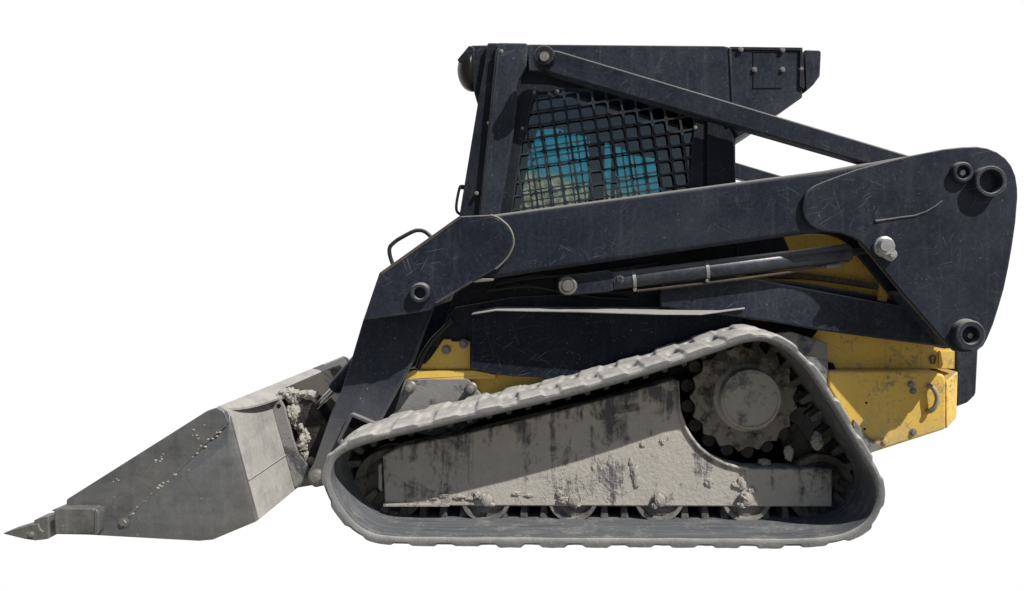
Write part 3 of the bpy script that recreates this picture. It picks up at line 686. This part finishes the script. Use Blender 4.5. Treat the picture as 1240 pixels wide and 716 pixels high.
# welded guard screen: a tilted grid of rounded square holes
def screen(parent):
    bm = bmesh.new(); an = math.radians(-8.3); P = 16.9; y0, y1 = YB+.003, YB+.011
    ca, sa = math.cos(an), math.sin(an); cx, cy = 735, 180
    def loc(u, v): return (cx+(u*ca-v*sa), cy+(u*sa+v*ca))
    hs = 7.25; rr = 2.6
    for i in range(-8, 8):
        for j in range(-6, 7):
            x, y = loc(i*P, j*P*.97)
            if not (606 < x < 858 and 92 < y < 282): continue
            o = []; h = []
            m = 24
            for k in range(m):
                side, f = divmod(k, 6); f = f/6*2-1
                ux, uy = [(f, -1), (1, f), (-f, 1), (-1, -f)][side]
                o.append((ux*P/2, uy*P*.485))
                qx, qy = ux*hs, uy*hs*1.0
                cx2, cy2 = max(-hs+rr, min(hs-rr, qx)), max(-hs+rr, min(hs-rr, qy))
                dx, dy = qx-cx2, qy-cy2; L = math.hypot(dx, dy)
                h.append((cx2+dx/L*rr, cy2+dy/L*rr) if L > 1e-6 and abs(dx) > 1e-6 and abs(dy) > 1e-6 else (qx, qy))
            rows = []
            for ptsl, yy in ((o, y0), (h, y0), (h, y1), (o, y1)):
                r = []
                for (u, v) in ptsl:
                    q = loc(i*P+u, j*P*.97+v); w = pt(q[0], q[1], YB); r.append(bm.verts.new((w.x, yy, w.z)))
                rows.append(r)
            for A, B in zip(rows[:3], rows[1:]):
                for k in range(m): bm.faces.new((A[k], A[(k+1) % m], B[(k+1) % m], B[k]))
    return from_bm('guard_screen', bm, m_screen, parent)
CF.append(screen(cab))
for x, y in ((647,112),(674.5,111.5),(632.5,155.5),(842,155)): CF.append(lathe('screen_bolt', x, y, YB, [(0,YB-.010),(.006,YB-.009),(.0085,YB-.004),(.0095,YB)], m_bolt, cab, 18))
CF.append(prism('dark_gap_strip', [(852,142),(855,142),(854.5,240),(851.5,240)], YB-.001, YB+.01, m_black, cab, 0))  # black strip painted in for the dark gap beside the pillar
CF.append(prism('rear_pillar', fillet([(856,140,3),(888,150),(892,235),(856,240)]), YB-.012, YB+.02, m_frame, cab, .006))
CF.append(prism('roof_side', fillet([(638,53.5,3),(876,55.5),(883.5,57,3),(887.5,128),(886,150),(880,140),(800,119),(700,93),(676,87),(640,86)]), YB-.03, YB+.03, m_navy, cab, .005))
CF.append(prism('roof_hem', [(882.5,58),(885.5,58),(889,130),(886,130)], YB-.036, YB+.0, m_navy, cab, .003))
for o in list(CF):
    if not o.name.startswith('side_sheet'): mirror(o, cab)
fopen = fillet([(640,108,5),(690,105,5),(770,108),(850,138,5),(846,175),(845,270),(600,270),(617,170)])
ring('side_sheet', outer, fopen, WID-YB-.03, WID-YB, m_frame, cab, ref=YB, n=120)
roof = prism('roof', [(596,52),(883,56.5),(883,66),(596,66)], YB-.01, WID-YB+.01, m_navy, cab, .006, ref=YB-.03)
# far side glazing, pillars and interior
kf = lambda q: [(x, y) for x, y in q]
prism('window_pane', fopen, WID-YB-.045, WID-YB-.04, m_teal, cab, 0, ref=YB)
prism('window_pane', opening, YB+.036, YB+.040, m_clear, cab, 0, ref=YB)
prism('window_pane', [(600,70),(604,70),(572,280),(566,280)], YB+.05, WID-YB-.05, m_clear, cab, 0, ref=YB)
yf = WID-YB-.05; g = (D+yf)/F
prism('window_pillar', [(715,150),(733,150),(730,285),(711,285)], yf-.05, yf, m_inside, cab, .003)
prism('window_pillar', [(741,150),(746,150),(744,285),(739,285)], yf-.03, yf, m_inside, cab, .003)
prism('rear_panel', [(800,165),(818,140),(890,140),(890,285),(800,285)], yf-.06, yf, m_inside, cab, .003)
seat = prism('operator_seat', fillet([(764,262,6),(800,250,8),(822,250,8),(836,300,6),(838,320),(740,320,6),(740,302,6),(766,296,4)]), .72, 1.12, m_inside, cab, .02, seg=3)
prism('overhead_console', fillet([(748,140),(802,140),(802,190,3),(770,186,4),(752,176,4)]), yf-.12, yf-.02, m_inside, cab, .006)
tube('control_lever', [pt(676,300,.75), pt(674,272,.75), pt(668,252,.75)], [.012,.012,.018], m_inside, cab, 10, 4)
# rear roof housing
hs = prism('roof_housing', fillet([(880,57),(971,58.5,2),(972,118),(941,138,6),(893,166),(884,150)]), YB-.02, WID-YB+.02, m_navy, cab, .006)
prism('housing_trim', [(884,56.5),(972,57.5),(972,61.5),(884,60)], YB-.026, YB+.0, m_frame, hs, .002)
prism('housing_trim', [(969,60),(972,58),(974.5,104),(973.5,108),(968,105)], YB-.030, YB+.0, m_frame, hs, .002)
prism('rear_visor', fillet([(974.5,60.5),(994.5,61,3),(993,92,4),(985,103,6),(976,111)]), YB-.005, WID-YB+.005, m_navy, hs, .004)
for q in ([(912,63),(912,107)], [(912,107),(946,107)], [(912,63),(948,63)]):
    tube('panel_seam', [pt(x, y, YB-.0205) for x, y in q], .0024, m_black, hs, 6)
for x, y in ((897.5,59.5),(948,60),(914,84),(948,84),(970.8,83)): hexbolt(x, y, YB-.022 if y > 70 else YB-.026, 2.4, .009, m_bolt, hs)
tube('cab_handle', [pt(565,226.5,.37), pt(559,225.5,.37), pt(556.5,228,.37), pt(553.5,242,.37), pt(552.5,252,.37), pt(554,257,.37), pt(559,261,.37)], .006, m_frame, cab, 10, 4)
prism('handle_foot', [(556,224),(566,226),(565,230),(556,228.5)], .36, .385, m_frame, cab, .002)
# work lamp
wl = prism('work_lamp', fillet([(569,55,4),(592,54.5),(584,120),(579.5,131,2),(574,112),(566,75)]), .37, .47, m_frame, root, .006)
prism('lamp_visor', [(568,55),(553.5,72.5),(556,75),(574,80),(575,58)], .36, .48, m_frame, wl, .004)
c = pt(572, 86, .42)
bm = bmesh.new(); bmesh.ops.create_uvsphere(bm, u_segments=32, v_segments=20, radius=1)
for v in bm.verts:
    v.co = Vector((c.x+v.co.x*.064*(1 if v.co.x < 0 else .3), c.y+v.co.y*.075, c.z+v.co.z*.090+v.co.x*.0))
from_bm('lamp_lens', bm, m_lens, wl, smooth=60)
FAR.append(wl)

# ---- bucket
BWD = 1.66
bk = prism('bucket', [(66,648.5),(115,649.5),(195,653.5),(241,656),(257,654.5),(310.5,632),(277,511),(272,499),(264,494),(260,497.5),(268,503),(272,513),(304.5,629),(255,649.5),(241,651),(115,644),(66,647)], .012, BWD-.012, m_bback, root, .003, ref=0)
# side plates: the upper part flat, the lower part pressed in along a crease
up_ = fillet([(80,612),(80.5,605,4),(250,498,10),(262,493.8,6),(271,498.5,5),(277,512)])+[(147,634)]+[(80,640)]
lo_ = [(276.5,505),(310.5,631.5),(258,653.5),(241,655),(195,652.5),(115,648),(80,646.5),(80,634),(147,627)]
sp = prism('side_plate', up_, -.014, .014, m_bside, bk, .003)
w = [pt(x, y, -.014) for x, y in lo_]
bm = bmesh.new(); A = []; B = []
for i, p in enumerate(w):
    crease = i in (0, 8)
    A.append(bm.verts.new((p.x, -.002 if crease else -.018, p.z))); B.append(bm.verts.new((p.x, .012, p.z)))
# a soft ridge just below the crease
mid = [pt(275.5,536,-.022), pt(155,633,-.020)]
R1 = bm.verts.new(mid[0]); R2 = bm.verts.new(mid[1])
bm.faces.new((A[0], R1, R2, A[8])); bm.faces.new((A[0], A[1], R1)); bm.faces.new((R1, A[1], A[2], A[3], A[4], R2)); bm.faces.new((R2, A[4], A[5], A[6], A[7], A[8]))
bm.faces.new(B[::-1])
for i in range(9): bm.faces.new((A[i], A[(i+1) % 9], B[(i+1) % 9], B[i]))
spn = from_bm('side_panel', bm, m_bside, bk, .003, smooth=70)
bm = bmesh.new(); rr_ = random.Random(11)
cre = [Vector(p) for p in ((274,515),(255,531),(238,548),(220,566),(200,585),(175,607),(150,631))]
tube_bm(bm, spline([pt(p.x, p.y, -.011) for p in cre], False, 5), .0045, 8)
from_bm('weld_bead', bm, m_tooth, bk)
cs_ = spline(cre, False, 12)
for i in range(6, len(cs_)-2, 2):
    if rr_.random() < .62:
        p = cs_[i]; clods('dried_mud', [(p.x+rr_.uniform(-1, 2), p.y+rr_.uniform(-2, 2), -.013, rr_.uniform(.9, 1.9), (1.4, .6, 1))], m_clod, bk)
for x0, y0, n_, sp_ in ((138,582,9,8),(232,520,7,10),(190,555,6,9),(123,636,7,7),(200,600,4,14),(260,530,2,3)):
    for i in range(n_):
        gx, gy = x0+rr_.gauss(0, sp_), y0+rr_.gauss(0, sp_*.5)
        if x0 != 123 and gy < 494+(262-gx)*.66+6: continue          # keep it on the plate
        if gy > 644: continue
        clods('dried_mud', [(gx, gy, -.014 if x0 != 123 else -.016, rr_.uniform(.7, 1.6), (1.3, .45, 1))], m_clod, bk)
hexbolt(148,633.5,-.018,4.6,.011,m_bolt,bk)
_w = WID; WID = BWD; mirror(sp, bk); mirror(spn, bk); WID = _w
cg = prism('corner_guard', fillet([(65,618,3),(69,616,3),(112,615.5,5),(118.5,620,4),(118,644,4),(113,647.5,3),(66,647.5,2)]), -.055, -.008, m_tooth, bk, .007, seg=3)
prism('guard_rim', fillet([(114,617,2),(117,617.5,3),(119.3,622),(118.6,644),(115.5,647.5),(114,647)]), -.058, -.01, m_bside, bk, .004)
def tooth(y):
    bm = bmesh.new()
    o = [(6.5,644.8),(20,639),(42,632.5),(55,630),(57,637),(62,640),(52,651),(38,650)]
    prism_bm(bm, o, y-.035, y+.035, 0)
    tx = pt(7,644,0).x; bx = pt(55,640,0).x
    for v in bm.verts:
        f = max(0, min(1, (v.co.x-tx)/(bx-tx))); v.co.y = y+(v.co.y-y)*(.35+.65*f)
    t = from_bm('bucket_tooth', bm, m_tooth, bk, .004)
    bm = bmesh.new(); prism_bm(bm, fillet([(48,627,1),(54,624,2),(66,621.5),(66,649),(53,651,1),(55,640),(51,634)]), y-.03, y+.03, 0)
    from_bm('tooth_adapter', bm, m_tooth, bk, .004)
    hexbolt(46.5,643,y-.03,2.8,.01,m_bolt,t,ref=0)
for i in range(7): tooth(-.005+i*(BWD+.01)/6)
# overhanging top flange (grows away from the side plate), gussets
bm = bmesh.new(); rows = []
for i in range(41):
    y = .015+(BWD-.03)*i/40; e = min(y, BWD-y); o = .004+.085*(1-math.exp(-e*7))
    if .68 < y < .98: o *= .7
    p = pt(262,494.2,0); q = Vector((p.x+o, 0, p.z-o*.36))
    rows.append([bm.verts.new((a_.x, y, a_.z+dz)) for a_, dz in ((p, .003), ((p+q)/2, .008), (q, 0), (q, -.008), ((p+q)/2, 0), (p, -.008))])
for A, B in zip(rows, rows[1:]):
    for k_ in range(6): bm.faces.new((A[k_], A[(k_+1) % 6], B[(k_+1) % 6], B[k_]))
bm.faces.new(rows[0]); bm.faces.new(rows[-1][::-1])
from_bm('top_flange', bm, m_bback, bk)
def on_back(f, y, out=0):                     # a point on the back plate: f 0 top .. 1 bottom
    p = pt(277+33.5*f, 511+121*f, 0); n = Vector((.962, 0, .266)); return Vector((p.x, y, p.z))+n*out
def gusset(y):
    prof = [on_back(.0,y,.0), on_back(-.08,y,.035), on_back(.1,y,.052), on_back(.45,y,.05), on_back(.62,y,.055), on_back(.8,y,.085), on_back(1.03,y,.09), on_back(1.0,y,.075), on_back(.98,y,0)]
    bm = bmesh.new(); A = [bm.verts.new(p) for p in prof]; B = [bm.verts.new(p+Vector((0, .018, 0))) for p in prof]
    n = len(A); bm.faces.new(A); bm.faces.new(B[::-1])
    for i in range(n): bm.faces.new((A[i], A[(i+1) % n], B[(i+1) % n], B[i]))
    return from_bm('gusset', bm, m_dirt, bk, .003)
gusset(.42); gusset(BWD-.438)
for f, o_ in ((.06, .03),): 
    p = on_back(f, .419, o_); bm = bmesh.new(); lathe_bm(bm, p, [(0, .4185), (.0095, .4185), (.0095, .425)], 16); from_bm('gusset_hole', bm, m_black, bk)
bm = bmesh.new()
A = [on_back(.60, .02, .004), on_back(.60, .42, .004)]
tube_bm(bm, A, .0025, 8); from_bm('weld_bead', bm, m_bback, bk)
# ---- coupler between bucket and arms
cpn = []
def along(f, y, o): return on_back(f, y, o)
bm = bmesh.new()
q = [(-.1,.03),(-.1,.075),(.2,.14),(.7,.15),(1.0,.12),(1.0,.02)]
A = [bm.verts.new(along(f, .50, o)) for f, o in q]; B = [bm.verts.new(along(f, WID-.50, o)) for f, o in q]
bm.faces.new(A); bm.faces.new(B[::-1])
for i in range(len(A)): bm.faces.new((A[i], A[(i+1) % len(A)], B[(i+1) % len(A)], B[i]))
cpl = from_bm('bucket_coupler', bm, m_wheel, root, .005)
def ear(y):
    q = [(.02,.05),(.1,.15),(.45,.20),(.95,.215),(1.02,.17),(.9,.08),(.5,.06)]
    bm = bmesh.new(); A = [bm.verts.new(along(f, y, o)) for f, o in q]; B = [bm.verts.new(along(f, y+.025, o)) for f, o in q]
    bm.faces.new(A); bm.faces.new(B[::-1])
    for i in range(len(A)): bm.faces.new((A[i], A[(i+1) % len(A)], B[(i+1) % len(A)], B[i]))
    from_bm('coupler_ear', bm, m_wheel, cpl, .004)
for y in (.46, .60, WID-.625, WID-.485): ear(y)
rr_ = random.Random(3)
for i in range(15):
    bm = bmesh.new()
    f = -.02+.9*i/14; p = along(f, .465+rr_.uniform(-.01, .02), .075+.02*math.sin(i*1.1))
    clod_bm(bm, p, rr_.uniform(.019, .034), i*1.7, 4, (.8, 1, 1.1))
    from_bm('dried_mud', bm, m_clod, cpl, smooth=60)
for i in range(4):
    bm = bmesh.new()
    p = along(-.05+.03*i, .46, .06+.035*i); clod_bm(bm, p, .024, i+40.3, 4, (1.2, 1, .7))
    from_bm('dried_mud', bm, m_clod, cpl, smooth=60)
p, q = pt(332,486,.44), pt(354,475,.46); tube('coupler_rod', [p, q], .011, m_bback, cpl, 12)
def tiltcyl(y):
    a, b, c = pt(378,497,.5), pt(402,473,.5), pt(470,395,.5)
    for v in (a, b, c): v.y = y
    t = tube('tilt_cylinder', [b, b.lerp(c, .03), c], [.024, .034, .034], m_dark, root, 24)
    tube('piston_rod', [a, b], .0145, m_rod, t, 20)
    return t
tc1 = tiltcyl(.52); FAR.append(tc1)
# cross tube between the arms
tube('cross_tube', [pt(497,365,YA+.1), Vector((pt(497,365,YA+.1).x, WID-YA-.1, pt(497,365,YA+.1).z))], .05, m_dark, root, 24)

for o in FAR: mirror(o, root)
